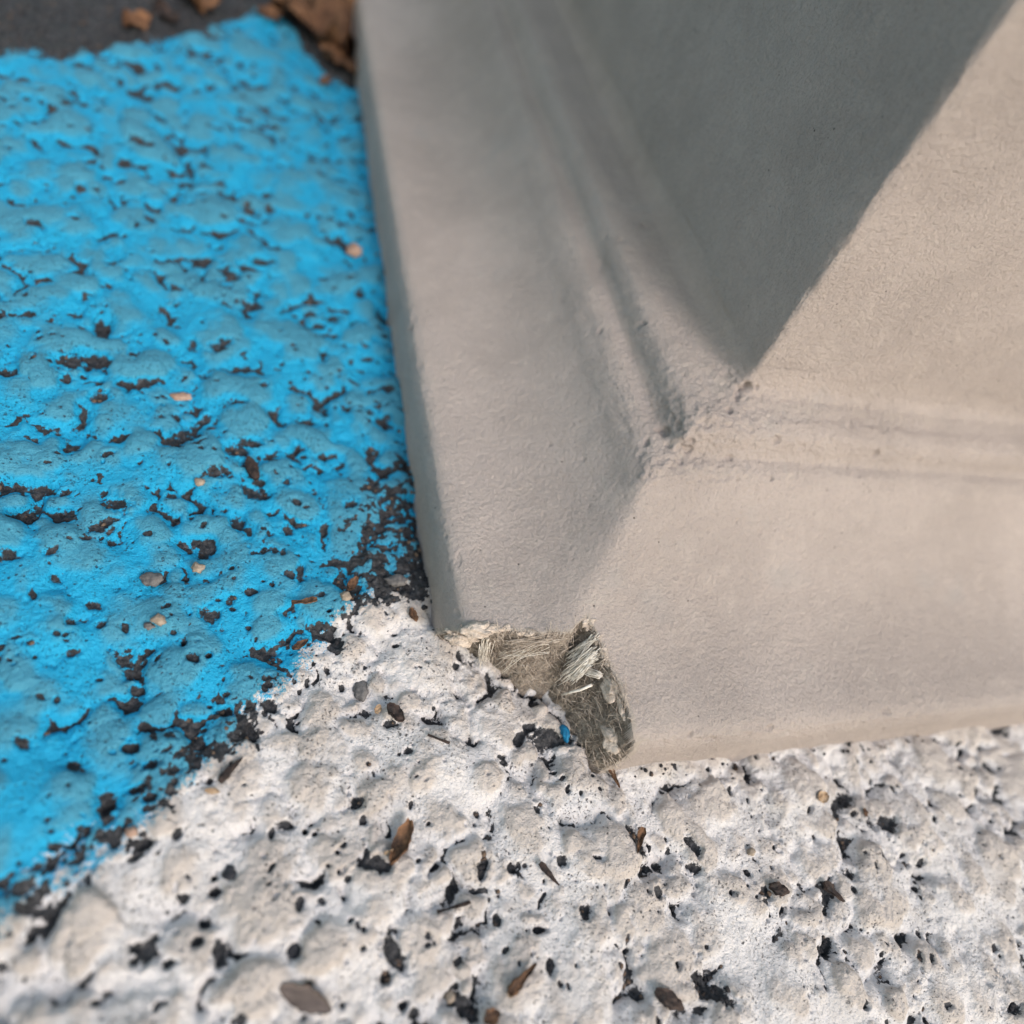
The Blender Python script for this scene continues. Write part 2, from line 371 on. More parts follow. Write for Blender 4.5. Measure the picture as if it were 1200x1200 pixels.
#            inset left, inset front, height
KEY = np.array([(-0.0012, -0.0012, -0.006), (-0.0004, -0.0004, 0.000), (0.0000, 0.0000, 0.010), (0.0006, 0.0006, 0.0225), (0.0018, 0.0018, 0.0258), (0.0040, 0.0042, 0.0275), (0.009, 0.010, 0.0286),
                (0.018, 0.019, 0.0292), (0.030, 0.033, 0.0313), (0.042, 0.048, 0.0362), (0.052, 0.061, 0.0438), (0.060, 0.073, 0.0530), (0.0648, 0.0810, 0.0602), (0.0680, 0.0850, 0.0640), (0.0712, 0.0882, 0.0658), (0.0742, 0.0905, 0.0663),
                (0.0765, 0.0922, 0.0667), (0.0782, 0.0936, 0.0688), (0.0798, 0.0948, 0.0730), (0.0822, 0.0966, 0.0768), (0.0870, 0.1000, 0.0788), (0.0950, 0.1050, 0.0796), (0.1010, 0.1090, 0.0806),
                (0.1045, 0.1120, 0.0814), (0.1072, 0.1142, 0.0840), (0.1086, 0.1152, 0.0880), (0.1090, 0.1156, 0.0930)])
seg = np.r_[0, np.cumsum(np.linalg.norm(np.diff(KEY[:, [0, 2]], axis=0), axis=1))]
def smoothcurve(K, seg, n):
    # Catmull-Rom through the key points by arc length
    q = np.linspace(0, seg[-1], n); out = np.zeros((n, K.shape[1]))
    k = np.clip(np.searchsorted(seg, q, 'right') - 1, 0, len(seg) - 2)
    tg = np.gradient(K, seg, axis=0)
    hh = (seg[k + 1] - seg[k])[:, None]; t = ((q - seg[k])[:, None]) / hh
    return (2*t**3 - 3*t**2 + 1) * K[k] + (t**3 - 2*t**2 + t) * hh * tg[k] + (-2*t**3 + 3*t**2) * K[k+1] + (t**3 - t**2) * hh * tg[k+1]
PR = smoothcurve(KEY, seg, 330)
BODY_TOP = 0.245
zb = axis([(0.0912, 0.0012), (0.20, 0.0022), (BODY_TOP, 0.004)])
PB = np.stack([np.full(len(zb), 0.1090) + (zb - 0.0912) * -0.03, np.full(len(zb), 0.1156) + (zb - 0.0912) * 0.06, zb], 1)

tpos = axis([(0, 0.00045), (0.085, 0.00050), (0.20, 0.0012), (0.42, 0.0030), (W * 0.999, 0.03)])
def ring(PRF, r_round):
    """closed ring grid: visible corner dense, other sides coarse; returns verts (nperim, nprof, 3) and the signed run along the perimeter"""
    n = len(PRF); oL, oF, z = PRF[:, 0], PRF[:, 1], PRF[:, 2]
    rows = []; run = []
    wl = (W - 2 * oL); wf = (W - 2 * oF)
    def rowLF(t):
        f = abs(t) / W
        tt = math.copysign(1, t) * f * (wl if t > 0 else wf)
        rr = np.sqrt(tt * tt + r_round ** 2)
        x = L0 + oL + (rr + tt) / 2 - r_round * 0.2; y = F0 + oF + (rr - tt) / 2 - r_round * 0.2
        return np.stack([x + (r_round * .2) * min(1, abs(t) / .03), y + (r_round * .2) * min(1, abs(t) / .03), z], 1)
    for t in -tpos[::-1]: rows.append(rowLF(t)); run.append(t)
    for t in tpos[1:]: rows.append(rowLF(t)); run.append(t)
    for f in np.linspace(0, 1, 14): rows.append(np.stack([L0 + W - oL, F0 + oF + f * wf, z], 1)); run.append(9)
    for f in np.linspace(0, 1, 14)[1:]: rows.append(np.stack([L0 + W - oL - f * wl, F0 + W - oF, z], 1)); run.append(9)
    return np.array(rows), np.array(run)
def grid_faces(a, b, closed=True):
    i = np.arange(a * b).reshape(a, b)
    if closed: i = np.vstack([i, i[:1]])
    return np.stack([i[:-1, :-1], i[1:, :-1], i[1:, 1:], i[:-1, 1:]], -1).reshape(-1, 4)
def normals_of(P):
    a = np.gradient(P, axis=0); b = np.gradient(P, axis=1); n = np.cross(a, b)
    return n / (np.linalg.norm(n, axis=-1, keepdims=True) + 1e-12)

P, run = ring(PR, 0.003 + 0.005 * sstep(0.064, 0.050, PR[:, 2]))
N = normals_of(P)
if N[len(tpos) // 2, 100, 2] < 0: N = -N
u1 = run[:, None] + 0 * P[..., 0]; v1 = np.linspace(0, seg[-1], len(PR))[None, :] + 0 * P[..., 0]
near = np.exp(-(np.abs(u1) / 0.05) ** 2)
zz = P[..., 2]; qx = P[..., 0] + 0.6 * zz; qy = P[..., 1] + 0.8 * zz
dsp = 0.00045 * fbm(qx, qy, 0.045, 2, 5) + 0.00016 * fbm(qx, qy, 0.009, 3, 8)
mould = sstep(0.058, 0.063, zz) * sstep(0.088, 0.083, zz)
front = sstep(-0.004, 0.004, u1)
dsp += mould * (0.00012 + 0.00030 * near + 0.00014 * front) * fbm(qx, qy, 0.0055, 3, 9, 0.6)
dsp += mould * 0.0005 * fbm(qx, qy, 0.03, 2, 19)
dsp += (0.00008 + 0.00016 * mould * near) * fbm(qx, qy, 0.0024, 2, 29)
# little knocks, crumbs and air holes along the mouldings and, fewer, on the slopes
nmid = len(tpos) - 1; zrow = PR[:, 2]
for q in range(420):
    if q < 150 and q % 3: continue
    if q < 150: t0 = rng.uniform(-0.02, 0.16); z0 = rng.uniform(0.063, 0.083)
    elif q < 220: t0 = rng.normal(0.0, 0.007); z0 = rng.uniform(0.062, 0.084)
    elif q < 280:
        if q % 3: continue
        t0 = rng.uniform(-0.25, 0.0); z0 = rng.uniform(0.062, 0.083)
    elif q < 340: t0 = rng.uniform(-0.25, 0.2); z0 = rng.uniform(0.0245, 0.0278)
    else: t0 = rng.uniform(-0.16, 0.16); z0 = rng.uniform(0.027, 0.080)
    jj = int(np.argmin(np.abs(zrow - z0))) + int(rng.integers(-2, 3)); ii = int(np.argmin(np.abs(run - t0)))
    r0 = rng.uniform(0.0006, 0.0021) if q < 280 else rng.uniform(0.0006, 0.0016) if q < 340 else rng.uniform(0.0004, 0.0008)
    w_ = 14; a0, a1, b0, b1_ = max(ii - w_, 0), ii + w_, max(jj - w_, 0), jj + w_
    sub = P[a0:a1, b0:b1_]; dv = (sub - P[ii, min(jj, len(zrow) - 1)])
    ang = rng.uniform(0, 3.14); el = rng.uniform(0.45, 1.0)
    e_ = dv[..., 0] * math.cos(ang) + dv[..., 1] * math.sin(ang)
    dd = np.sqrt(np.maximum((dv ** 2).sum(-1) - (1 - el * el) * e_ * e_, 0)) + 0.0005 * fbm(sub[..., 0], sub[..., 1] + sub[..., 2], 0.0025, 2, 3)
    dsp[a0:a1, b0:b1_] += (-1 if (q >= 220 or q < 150) else rng.choice([-1, -1, 0.5])) * r0 * (0.3 if q % 4 else 0.8) * sstep(1.1, 0.55, dd / r0)
P = P + N * dsp[..., None] * sstep(0.6, 0.3, np.abs(u1))[..., None]
# the broken corner: a ragged notch whose upper rim is read off the photograph
RIM = [(527, 733, .0262), (552, 740, .0284), (590, 737, .0297), (640, 741, .0312), (672, 738, .0328), (690, 722, .0345), (704, 758, .0325), (722, 790, .0310), (735, 822, .0295), (744, 862, .0280), (750, 886, .0225)]
def on_base(u, v):
    for z_ in np.linspace(0.06, 0.018, 240):
        p_ = at_z(u, v, z_)
        if z_ <= min(np.interp(p_[0] - L0, PR[:, 0], PR[:, 2]), np.interp(p_[1] - F0, PR[:, 1], PR[:, 2])): break
    return p_
rim = np.array([at_z(*q) if n_ in (0, len(RIM) - 1) else on_base(q[0], q[1]) for n_, q in enumerate(RIM)])
rim2 = np.vstack([[L0 - 0.01, rim[0, 1] + 0.001], rim[:, :2], [rim[-1, 0] + 0.001, F0 - 0.01]])
A = at_z(520, 742, 0.0); C = at_z(742, 897, 0.0); B = rim[5]
nrm = np.cross(B - A, C - A); nrm /= np.linalg.norm(nrm); nrm = nrm * np.sign(nrm[2])
x_, y_ = P[..., 0], P[..., 1]
boxm = (x_ < 0.20) & (y_ < 0.18) & (np.abs(u1) < 0.15)
px_ = x_[boxm] + 0.0009 * fbm(x_[boxm], y_[boxm], 0.006, 3, 13, 0.6); py_ = y_[boxm] + 0.0009 * fbm(x_[boxm], y_[boxm], 0.006, 3, 14, 0.6)
dmin = np.full(px_.shape, 9.0); inside = np.zeros(px_.shape, bool)
poly = np.vstack([rim2, [L0 - 0.01, F0 - 0.01]])
for a_, b_ in zip(rim2[:-1], rim2[1:]):
    e = b_ - a_; t_ = np.clip(((px_ - a_[0]) * e[0] + (py_ - a_[1]) * e[1]) / (e @ e), 0, 1)
    dmin = np.minimum(dmin, np.hypot(px_ - a_[0] - t_ * e[0], py_ - a_[1] - t_ * e[1]))
for a_, b_ in zip(poly, np.roll(poly, -1, 0)):
    cr = ((a_[1] > py_) != (b_[1] > py_)); xi = (b_[0] - a_[0]) * (py_ - a_[1]) / (b_[1] - a_[1] + 1e-15) + a_[0]
    inside ^= cr & (px_ < xi)
sdn = np.full(x_.shape, -1.0); sdn[boxm] = np.where(inside, dmin, -dmin)
top_z = np.minimum(np.interp(x_ - L0, PR[:, 0], PR[:, 2]), np.interp(y_ - F0, PR[:, 1], PR[:, 2]))
kk = 1.9 + 22 * np.exp(-(x_ - L0) / 0.013) + 6 * np.exp(-(y_ - F0) / 0.008)
dd = np.clip(sdn, 0, 1)
cz = rim[5, 2] - 0.0015 - kk * dd - 0.006 * sstep(0, 0.003, dd) + (0.0016 * fbm(x_, y_, 0.010, 2, 15) + 0.0011 * fbm(x_, y_, 0.0042, 3, 16, 0.6) + 0.0005 * fbm(x_, y_, 0.0016, 2, 18)) * sstep(0, 0.002, dd)
cz = np.minimum(cz, top_z - 0.3 * dd)
cut = np.where(sdn > 0, P[..., 2] - cz, -0.05 + 0 * sdn)
cut = np.where((sdn <= 0) & (sdn > -0.02), sdn, cut)
chip = (sdn > 0) & (P[..., 2] > cz)
Pz = np.where(chip, np.maximum(cz, -0.008), P[..., 2])
P[..., 2] = Pz
P[..., 1] += 0.42 * np.clip(0.026 - Pz, 0, 0.026) * sstep(0.034, 0.004, x_ - L0) * sstep(0.17, 0.14, y_) * (np.abs(u1) < 0.2)
edge = np.exp(-np.clip(-sdn, 0, 1) / 0.0016) * (np.abs(u1) < 0.15) + 0.45 * np.exp(-((zz - 0.0808) / 0.0022) ** 2) + 0.4 * np.exp(-((zz - 0.0648) / 0.0022) ** 2) + 0.5 * np.exp(-((zz - 0.0262) / 0.0010) ** 2)
fc = grid_faces(*P.shape[:2])
cf = chip.ravel()[fc].mean(1) > 0.5
def sub_mesh(name, fsel, mat, attrs=None):
    us = np.zeros(P.shape[0] * P.shape[1], bool); us[fsel.ravel()] = True; rm = np.cumsum(us) - 1
    return mesh_obj(name, P.reshape(-1, 3)[us], rm[fsel], mat, ped, attrs={'edge': edge.ravel()[us]})
base = sub_mesh('base_moulding', fc[~cf], M['concrete'])
fzv = P[..., 2].ravel()[fc].max(1)
brk = sub_mesh('broken_face', fc[cf & (fzv > -0.0075)], M['broken']); brk['label'] = 'ragged sandy fracture where the base corner broke off'

Q, run2 = ring(PB, 0.0028)
Nq = normals_of(Q); Nq = Nq * np.sign(-(Nq[len(tpos) // 2, 5, 0]))
u2 = run2[:, None] + 0 * Q[..., 0]; v2 = Q[..., 2]
Q += Nq * (0.0006 * fbm(u2, v2, 0.06, 2, 25) + 0.00014 * fbm(u2, v2, 0.007, 2, 26) + 0.0005 * np.exp(-(u2 / 0.006) ** 2) * fbm(u2, v2, 0.008, 3, 27, 0.6))[..., None] * sstep(0.6, 0.3, np.abs(u2))[..., None]
fb = grid_faces(*Q.shape[:2])
body = mesh_obj('body', Q.reshape(-1, 3), fb, M['body'], ped)
i_ = 0.1090 + (BODY_TOP - 0.0912) * -0.03 - 0.012; j_ = 0.1156 + (BODY_TOP - 0.0912) * 0.06 - 0.012
cap = [(L0 + i_, F0 + j_), (L0 + W - i_, F0 + j_), (L0 + W - i_, F0 + W - j_), (L0 + i_, F0 + W - j_)]
mesh_obj('top_slab', [(x, y, z) for z in (BODY_TOP - 0.004, BODY_TOP + 0.022) for x, y in cap], [[3, 2, 1, 0], [4, 5, 6, 7]] + [[i, (i + 1) % 4, 4 + (i + 1) % 4, 4 + i] for i in range(4)], M['body'], ped, False)

# ---- fibres of the broken corner
cpts = P[chip & (P[..., 2] > -0.004)]
_cc = (cpts - np.array([0, 0, H])) @ AX
cuv = np.stack([600 + FPX * _cc[:, 0] / _cc[:, 2], 600 + FPX * _cc[:, 1] / _cc[:, 2]], 1)
def on_frac(u, v, lift=0.0):
    d = np.hypot(cuv[:, 0] - u, cuv[:, 1] - v) + _cc[:, 2] * 150
    return cpts[np.argmin(d)] + nrm * lift
def tube(V_, F_, pts, r0, r1, sides=5):
    pts = np.asarray(pts); base_i = len(V_)
    for k, p in enumerate(pts):
        d = pts[min(k + 1, len(pts) - 1)] - pts[max(k - 1, 0)]; d = d / (np.linalg.norm(d) + 1e-12)
        a = np.cross(d, [0.3, 0.2, 0.93]); a /= np.linalg.norm(a) + 1e-12; b = np.cross(d, a)
        r = r0 + (r1 - r0) * k / (len(pts) - 1)
        for s in range(sides):
            g = 2 * math.pi * s / sides; V_.append(p + r * (math.cos(g) * a + math.sin(g) * b))
    for k in range(len(pts) - 1):
        for s in range(sides):
            s2 = (s + 1) % sides
            F_.append([base_i + k * sides + s, base_i + k * sides + s2, base_i + (k + 1) * sides + s2, base_i + (k + 1) * sides + s])
    F_.append([base_i + s for s in range(sides)][::-1]); F_.append([base_i + (len(pts) - 1) * sides + s for s in range(sides)])
def strand(p0, p1, bow, wob=0.0003, n=6):
    p0 = np.array(p0); p1 = np.array(p1); out = []
    bv = rng.normal(0, 1, 3); bv /= np.linalg.norm(bv)
    for k in range(n):
        t = k / (n - 1); out.append(p0 + (p1 - p0) * t + bv * bow * math.sin(math.pi * t) + rng.normal(0, wob, 3) * (0 < k < n - 1))
    return out
# matted fibres lying all over the fracture
V_, F_ = [], []
e1 = (C - A) / np.linalg.norm(C - A); e2 = np.cross(nrm, e1)
for q in range(620):
    p = cpts[rng.integers(0, len(cpts))]
    if p[2] < 0.001: continue
    th = rng.normal(-0.6, 0.9)
    d = (math.cos(th) * e1 + math.sin(th) * e2) * rng.uniform(0.0015, 0.0045)
    l0 = rng.uniform(0.0, 0.0009)
    tube(V_, F_, strand(p - d + nrm * l0, p + d + nrm * (l0 + rng.normal(0, 0.0006)), rng.uniform(0, 0.0012), 0.00012, 5), rng.uniform(0.00008, 0.00018), 0.00006, 4)
mat_f = mesh_obj('fibre_mat', V_, F_, M['fibre_dull'], ped); mat_f['kind'] = 'stuff'
def tuft(start, end, n, spread0, spread1, r, mat='fibre', lab=None, bow=0.001, lift0=0.0, lift1=0.0015):
    V_, F_ = [], []
    p0 = on_frac(*start, lift0); p1 = on_frac(*end, lift1)
    for q in range(n):
        a = p0 + rng.normal(0, spread0, 3); b = p1 + rng.normal(0, spread1, 3); b = a + (b - a) * rng.uniform(0.7, 1.08)
        tube(V_, F_, strand(a, b, bow * rng.uniform(-1, 1), 0.00008, 7), r, r * 0.6, 5)
    o = mesh_obj('fibre_tuft', V_, F_, M[mat], ped)
    if lab: o['label'] = lab
    return o
tuft((698, 762), (664, 786), 46, 0.0011, 0.0015, 0.00016, lab='pale frayed bundle of glass fibres', lift0=0.0015, lift1=0.0042)
tuft((694, 772), (672, 790), 40, 0.0009, 0.0012, 0.00018, lift0=0.0015, lift1=0.0045)
tuft((690, 750), (668, 766), 22, 0.0008, 0.0011, 0.00015, lift0=0.0015, lift1=0.004)
tuft((700, 742), (672, 768), 18, 0.0010, 0.0010, 0.00013, lift0=0.001, lift1=0.003)
tuft((704, 788), (674, 776), 16, 0.0006, 0.0010, 0.00015, lift0=0.002, lift1=0.0035)
tuft((640, 752), (585, 768), 20, 0.0016, 0.0022, 0.00010, bow=0.0012, lift0=0.0, lift1=0.003)
tuft((610, 764), (590, 782), 12, 0.0018, 0.0020, 0.00008, lift0=0.0, lift1=0.0005)
tuft((600, 750), (660, 747), 26, 0.0016, 0.0016, 0.00012, 'fibre_dull', lift0=0.001, lift1=0.001)
tuft((568, 748), (562, 778), 34, 0.0012, 0.0013, 0.00012, lab='pale wad of fibres hanging from the break', lift0=0.001, lift1=0.002)
tuft((720, 730), (702, 756), 9, 0.0008, 0.0008, 0.00012, 'fibre_dull', lift0=0.0, lift1=0.0015)
tuft((742, 815), (728, 790), 14, 0.0018, 0.0018, 0.00009, 'fibre_dull', lift0=0.0, lift1=0.001)
V_, F_ = [], []
tube(V_, F_, [on_frac(697, 795, .0045), on_frac(684, 800, .0055), on_frac(672, 803, .0052), on_frac(661, 808, .0042)], 0.00055, 0.0004, 7)
o = mesh_obj('fibre_strand', V_, F_, M['fibre'], ped); o['label'] = 'single stiff pale strand'

# lumps of mortar left on the fracture
def lump_mesh(r, seed, squash=(1, 1, 1), rough=0.35, sub=3):
    import bmesh
    bm = bmesh.new(); bmesh.ops.create_icosphere(bm, subdivisions=sub, radius=1.0)
    rg = np.random.default_rng(seed); off = rg.uniform(0, 50, 3)
    planes = rg.normal(0, 1, (7, 3)); planes /= np.linalg.norm(planes, axis=1)[:, None]
    vs = np.array([v.co[:] for v in bm.verts])
    cutd = rg.uniform(0.62, 0.95, 7)
    for pl, cd in zip(planes, cutd):
        d = vs @ pl; ex = np.maximum(d - cd, 0); vs = vs - ex[:, None] * pl * 0.85
    nn = perlin(vs[:, 0] * 1.7 + off[0], vs[:, 1] * 1.7 + vs[:, 2] * 1.3 + off[1], 3) * rough + perlin(vs[:, 0] * 4 + off[2], vs[:, 1] * 4 - vs[:, 2] * 3.1, 5) * rough * 0.4
    vs = vs * (1 + nn)[:, None] * np.array(squash) * r
    fs = [[v.index for v in f.verts] for f in bm.faces]; bm.free()
    return vs, fs
for u, v, r, sq, lf in [(716, 806, 0.0046, (0.75, 1.25, 0.8), -0.0012), (722, 868, 0.0050, (0.9, 1.1, 0.6), -0.0022), (690, 728, 0.0030, (.9, 1.1, .8), -.0014)] + \
        [(rng.uniform(532, 686), 740 + rng.normal(0, 3.0), 0.0006 + rng.exponential(0.0008), (rng.uniform(.9, 1.7), .8, .6), -0.0008) for q_ in range(15)] + \
        [(703 + 3.2 * q_, 752 + 10 * q_ + rng.normal(0, 3), rng.uniform(0.0009, 0.0019), (.8, 1.2, .7), -0.0008) for q_ in range(10)]:
    vs, fs = lump_mesh(r, int(u), sq, 0.4, 4)
    p = on_frac(u, v, lf)
    mesh_obj('mortar_lump', vs + p, fs, M['crumb'], ped)

# ------------------------------------------------------------------ loose bits lying on the paint
def flake(name, u, v, length, width, ang, mat, label, cat, curl=0.3, lift=0.0003, tilt=0.0, seed=0, shape='leaf', thick=0.00035, group=None, crumple=0.15):
    """a curled piece of leaf or bark: real thickness, ragged outline, lying on the ground at photo pixel (u, v)"""
    rg = np.random.default_rng(seed + int(u) * 7 + int(v)); nu, nv = 22, 9
    p = at_z(u, v); top = []; off = rg.uniform(0, 40, 2)
    for i in range(nu):
        t = i / (nu - 1)
        if shape == 'leaf': ww = math.sin(math.pi * min(1, 0.06 + t * 0.92)) ** 0.75
        elif shape == 'shard': ww = (1 - t) ** 0.8 * 0.95 + 0.06 if t > 0.18 else 0.45 + 2.4 * t
        else: ww = 0.75 + 0.25 * math.sin(7 * t + off[0])
        for j in range(nv):
            s = j / (nv - 1) * 2 - 1
            rag = 1 + 0.30 * float(perlin(np.array(t * 6 + off[0]), np.array(math.copysign(3.3, s) + off[1]), 2))
            x = (t - 0.5) * length; y = s * width * 0.5 * ww * rag
            z = curl * (width * 0.5) * (s * s) + curl * 0.5 * length * ((t - 0.5) ** 2) + crumple * width * float(perlin(np.array(t * 3.1 + off[1]), np.array(s * 1.4 + off[0]), 6))
            top.append((x, y, z))
    top = np.array(top); n = len(top)
    vs = np.vstack([top, top - np.array([0, 0, thick])])
    fs = []
    for i in range(nu - 1):
        for j in range(nv - 1):
            a = i * nv + j; q = [a, a + nv, a + nv + 1, a + 1]; fs.append(q); fs.append([n + k for k in q[::-1]])
    rim = [i * nv for i in range(nu)] + [(nu - 1) * nv + j for j in range(1, nv)] + [i * nv + nv - 1 for i in range(nu - 2, -1, -1)] + [j for j in range(nv - 2, 0, -1)]
    for a, b in zip(rim, rim[1:] + rim[:1]): fs.append([a, n + a, n + b, b][::-1])
    c, s_ = math.cos(ang), math.sin(ang)
    Rz = np.array([[c, -s_, 0], [s_, c, 0], [0, 0, 1]]); ct, st = math.cos(tilt), math.sin(tilt)
    vs = vs @ np.array([[1, 0, 0], [0, ct, st], [0, -st, ct]]) @ Rz.T
    z0 = ghmax(p[0], p[1], min(length, 0.012) * 0.35)
    vs[:, 2] += -np.percentile(vs[:, 2], 12) + lift
    o = mesh_obj(name, vs, fs, M[mat]); o.location = (p[0], p[1], z0)
    return tag(o, label, cat, group)
def stone(name, u, v, r, mat, label, cat, squash=(1, .85, .7), ang=0.0, sink=0.35, group=None, seed=0):
    p = at_z(u, v); vs, fs = lump_mesh(r, int(u * 3 + v) + seed, squash, 0.30, 3)
    c, s_ = math.cos(ang), math.sin(ang); vs = vs @ np.array([[c, s_, 0], [-s_, c, 0], [0, 0, 1]])
    o = mesh_obj(name, vs, fs, M[mat]); zb_ = gh(p[0], p[1])
    o.location = (p[0], p[1], zb_ - vs[:, 2].min() * (1 - sink)); return tag(o, label, cat, group)
def pxlen(u, v, n): return n * np.linalg.norm(at_z(u, v) - np.array([0, 0, H])) / 1000.0
def wang(u, v, du, dv):
    a = at_z(u, v); b = at_z(u + du, v + dv); return math.atan2(b[1] - a[1], b[0] - a[0])

# big crumpled leaf against the base, and its neighbours at the far end of the blue
flake('dry_leaf', 380, 34, 0.088, 0.056, wang(378, 30, 30, 60), 'leaf_brown', 'large crumpled brown dry leaf resting against the pedestal base', 'leaf', 0.35, 0.004, 0.25, 3, crumple=0.55, thick=0.0005)
flake('dry_leaf', 404, 84, 0.036, 0.024, wang(402, 78, 20, 10), 'leaf_brown', 'small torn brown leaf just below the large crumpled leaf', 'leaf', 0.3, 0.002, -0.2, 4, crumple=0.28)
flake('dry_leaf', 236, 6, 0.036, 0.030, wang(236, 6, 10, 30), 'leaf_brown', 'rounded brown dry leaf lying alone on bare black asphalt', 'leaf', 0.3, 0.002, 0.15, 5, crumple=0.2)
flake('dry_leaf', 352, 14, 0.05, 0.026, wang(352, 14, 30, -6), 'leaf_brown', 'narrow folded brown leaf partly under the large crumpled leaf', 'leaf', 0.5, 0.001, -0.3, 8, crumple=0.4)
flake('dry_leaf', 316, 22, 0.017, 0.012, 0.4, 'leaf_brown', 'small brown leaf scrap at the tip of the blue paint', 'leaf', 0.3, 0.001, 0.1, 6)
flake('dry_leaf', 162, 34, 0.020, 0.013, 0.9, 'leaf_brown', 'small brown leaf piece at the far edge where blue paint ends', 'leaf', 0.3, 0.001, 0.2, 11, crumple=0.3)
flake('dry_leaf', 196, 24, 0.022, 0.012, 2.2, 'bark_dark', 'blackened leaf piece lying on the bare asphalt', 'leaf', 0.3, 0.001, -0.2, 12, crumple=0.3)
flake('bark_flake', 380, 100, 0.011, 0.007, 1.2, 'leaf_brown', 'tiny reddish brown flake under the torn leaf', 'flake', 0.3, 0.001, 0, 7)
stone('pebble', 414, 298, 0.0042, 'pebble_pink', 'pinkish pebble on the blue paint close to the pedestal', 'pebble', sink=0.1)
stone('pebble', 212, 464, 0.0027, 'pebble_pink', 'pinkish brown pebble sunk in a dark gap of the blue paint', 'pebble', (1.5, .8, .6))
flake('bark_chip', 296, 552, pxlen(296, 552, 38), pxlen(296, 552, 16), wang(296, 552, 10, 28), 'bark_dark', 'long blackish bark chip lying on the blue paint', 'bark chip', -0.3, 0.0006, 0, 1, 'leaf', 0.0012)
stone('pebble', 234, 568, 0.0019, 'pebble_tan', 'very small orange tan pebble on the blue paint', 'pebble')
stone('pebble', 231, 669, 0.0022, 'pebble_tan', 'smooth grey tan pebble in a blue hollow', 'pebble', (1, .9, .8), sink=0.2)
stone('pebble', 187, 735, 0.0023, 'pebble_tan', 'round sandy pebble beside a dark stone on the blue paint', 'pebble', (1, .9, .8), sink=0.15)
stone('pebble', 176, 738, 0.0017, 'pebble_grey', 'little dark stone touching the round sandy pebble', 'pebble')
stone('pebble', 178, 682, 0.0030, 'pebble_grey', 'dark grey stone wedged in a black gap of the blue paint', 'pebble', (1.2, .9, .6), sink=0.5)
flake('twig', 355, 712, pxlen(355, 712, 32), pxlen(355, 712, 7), wang(355, 712, 30, -4), 'bark_brown', 'short reddish brown twig along the edge of the blue paint', 'twig', 0.5, 0.0006, 0, 2, 'bar', 0.0010)
flake('bark_chip', 412, 688, pxlen(412, 688, 22), pxlen(412, 688, 12), wang(412, 688, 10, -16), 'bark_brown', 'rusty orange bark chip in the black gap near the pedestal', 'bark chip', 0.3, 0.0008, 0.2, 3, 'leaf', 0.0009)
stone('pebble', 403, 705, 0.0022, 'pebble_tan', 'grey tan pebble next to the rusty bark chip', 'pebble')
stone('pebble', 462, 688, 0.0030, 'pebble_grey', 'brownish stone in the black gap beside the pedestal foot', 'pebble', (1.4, .8, .6))
flake('bark_chip', 481, 728, pxlen(481, 728, 20), pxlen(481, 728, 10), wang(481, 728, 8, 16), 'bark_brown', 'brown bark chip beside the pedestal foot at the broken corner', 'bark chip', 0.2, 0.0006, 0, 9, 'leaf', 0.001)
flake('bark_flake', 352, 755, pxlen(352, 755, 24), pxlen(352, 755, 9), wang(352, 755, 20, -12), 'bark_brown', 'thin brown flake where blue paint fades into white', 'flake', 0.3, 0.0004, 0, 12)
flake('bark_chip', 270, 906, pxlen(270, 906, 36), pxlen(270, 906, 12), wang(270, 906, 24, -24), 'bark_dark', 'dark bark sliver with worn end beside a tan flake', 'bark chip', -0.3, 0.0004, 0, 2, 'shard', 0.0012)
flake('bark_flake', 249, 930, pxlen(249, 930, 17), pxlen(249, 930, 7), wang(249, 930, 12, 2), 'tan', 'small tan oval flake on white paint near the dark sliver', 'flake', -0.2, 0.0004, 0, 2)
stone('pebble', 155, 977, 0.0018, 'pebble_pink', 'orange tan grain at the end of the blue and white border', 'pebble')
flake('bark_curl', 468, 990, pxlen(468, 990, 54), pxlen(468, 990, 20), wang(468, 990, -20, 44), 'bark_brown', 'curled brown and black bark piece under a white paint lip', 'bark', 0.5, 0.0004, 0.35, 4, 'leaf', 0.0014, crumple=0.22)
flake('bark_flake', 453, 1001, pxlen(453, 1001, 13), pxlen(453, 1001, 5), wang(453, 1001, 12, -6), 'tan', 'sharp tan splinter at the end of the curled bark', 'flake', 0.1, 0.0008, 0, 2, 'shard')
flake('bark_flake', 444, 829, pxlen(444, 829, 13), pxlen(444, 829, 9), wang(444, 829, 5, -10), 'tan', 'orange tan wedge on white paint beside a dark chip', 'flake', 0.2, 0.0006, 0, 6)
flake('bark_chip', 462, 838, pxlen(462, 838, 30), pxlen(462, 838, 16), wang(462, 838, 14, 16), 'bark_dark', 'blackish chip in a white hollow beside an orange tan wedge', 'bark chip', 0.2, 0.0004, 0, 6, 'leaf', 0.0012)
flake('dry_leaf', 358, 1171, pxlen(358, 1171, 62), pxlen(358, 1171, 24), wang(358, 1171, 52, 24), 'leaf_grey', 'smooth grey brown pointed leaf on white paint', 'leaf', 0.15, 0.0008, 0.1, 3, crumple=0.05)
flake('bark_flake', 606, 1148, pxlen(606, 1148, 44), pxlen(606, 1148, 15), wang(606, 1148, 26, -30), 'bark_brown', 'tan and brown bark flake leaning in a white crack', 'flake', 0.3, 0.0005, 0.2, 3, 'shard', 0.001)
stone('pebble', 529, 1168, 0.0017, 'pebble_tan', 'yellowish grain beside a black hole in white paint', 'pebble')
flake('bark_flake', 572, 1192, pxlen(572, 1192, 20), pxlen(572, 1192, 16), 0.3, 'bark_brown', 'reddish brown scrap below the black hole in white paint', 'flake', 0.2, 0.0006, 0, 2)
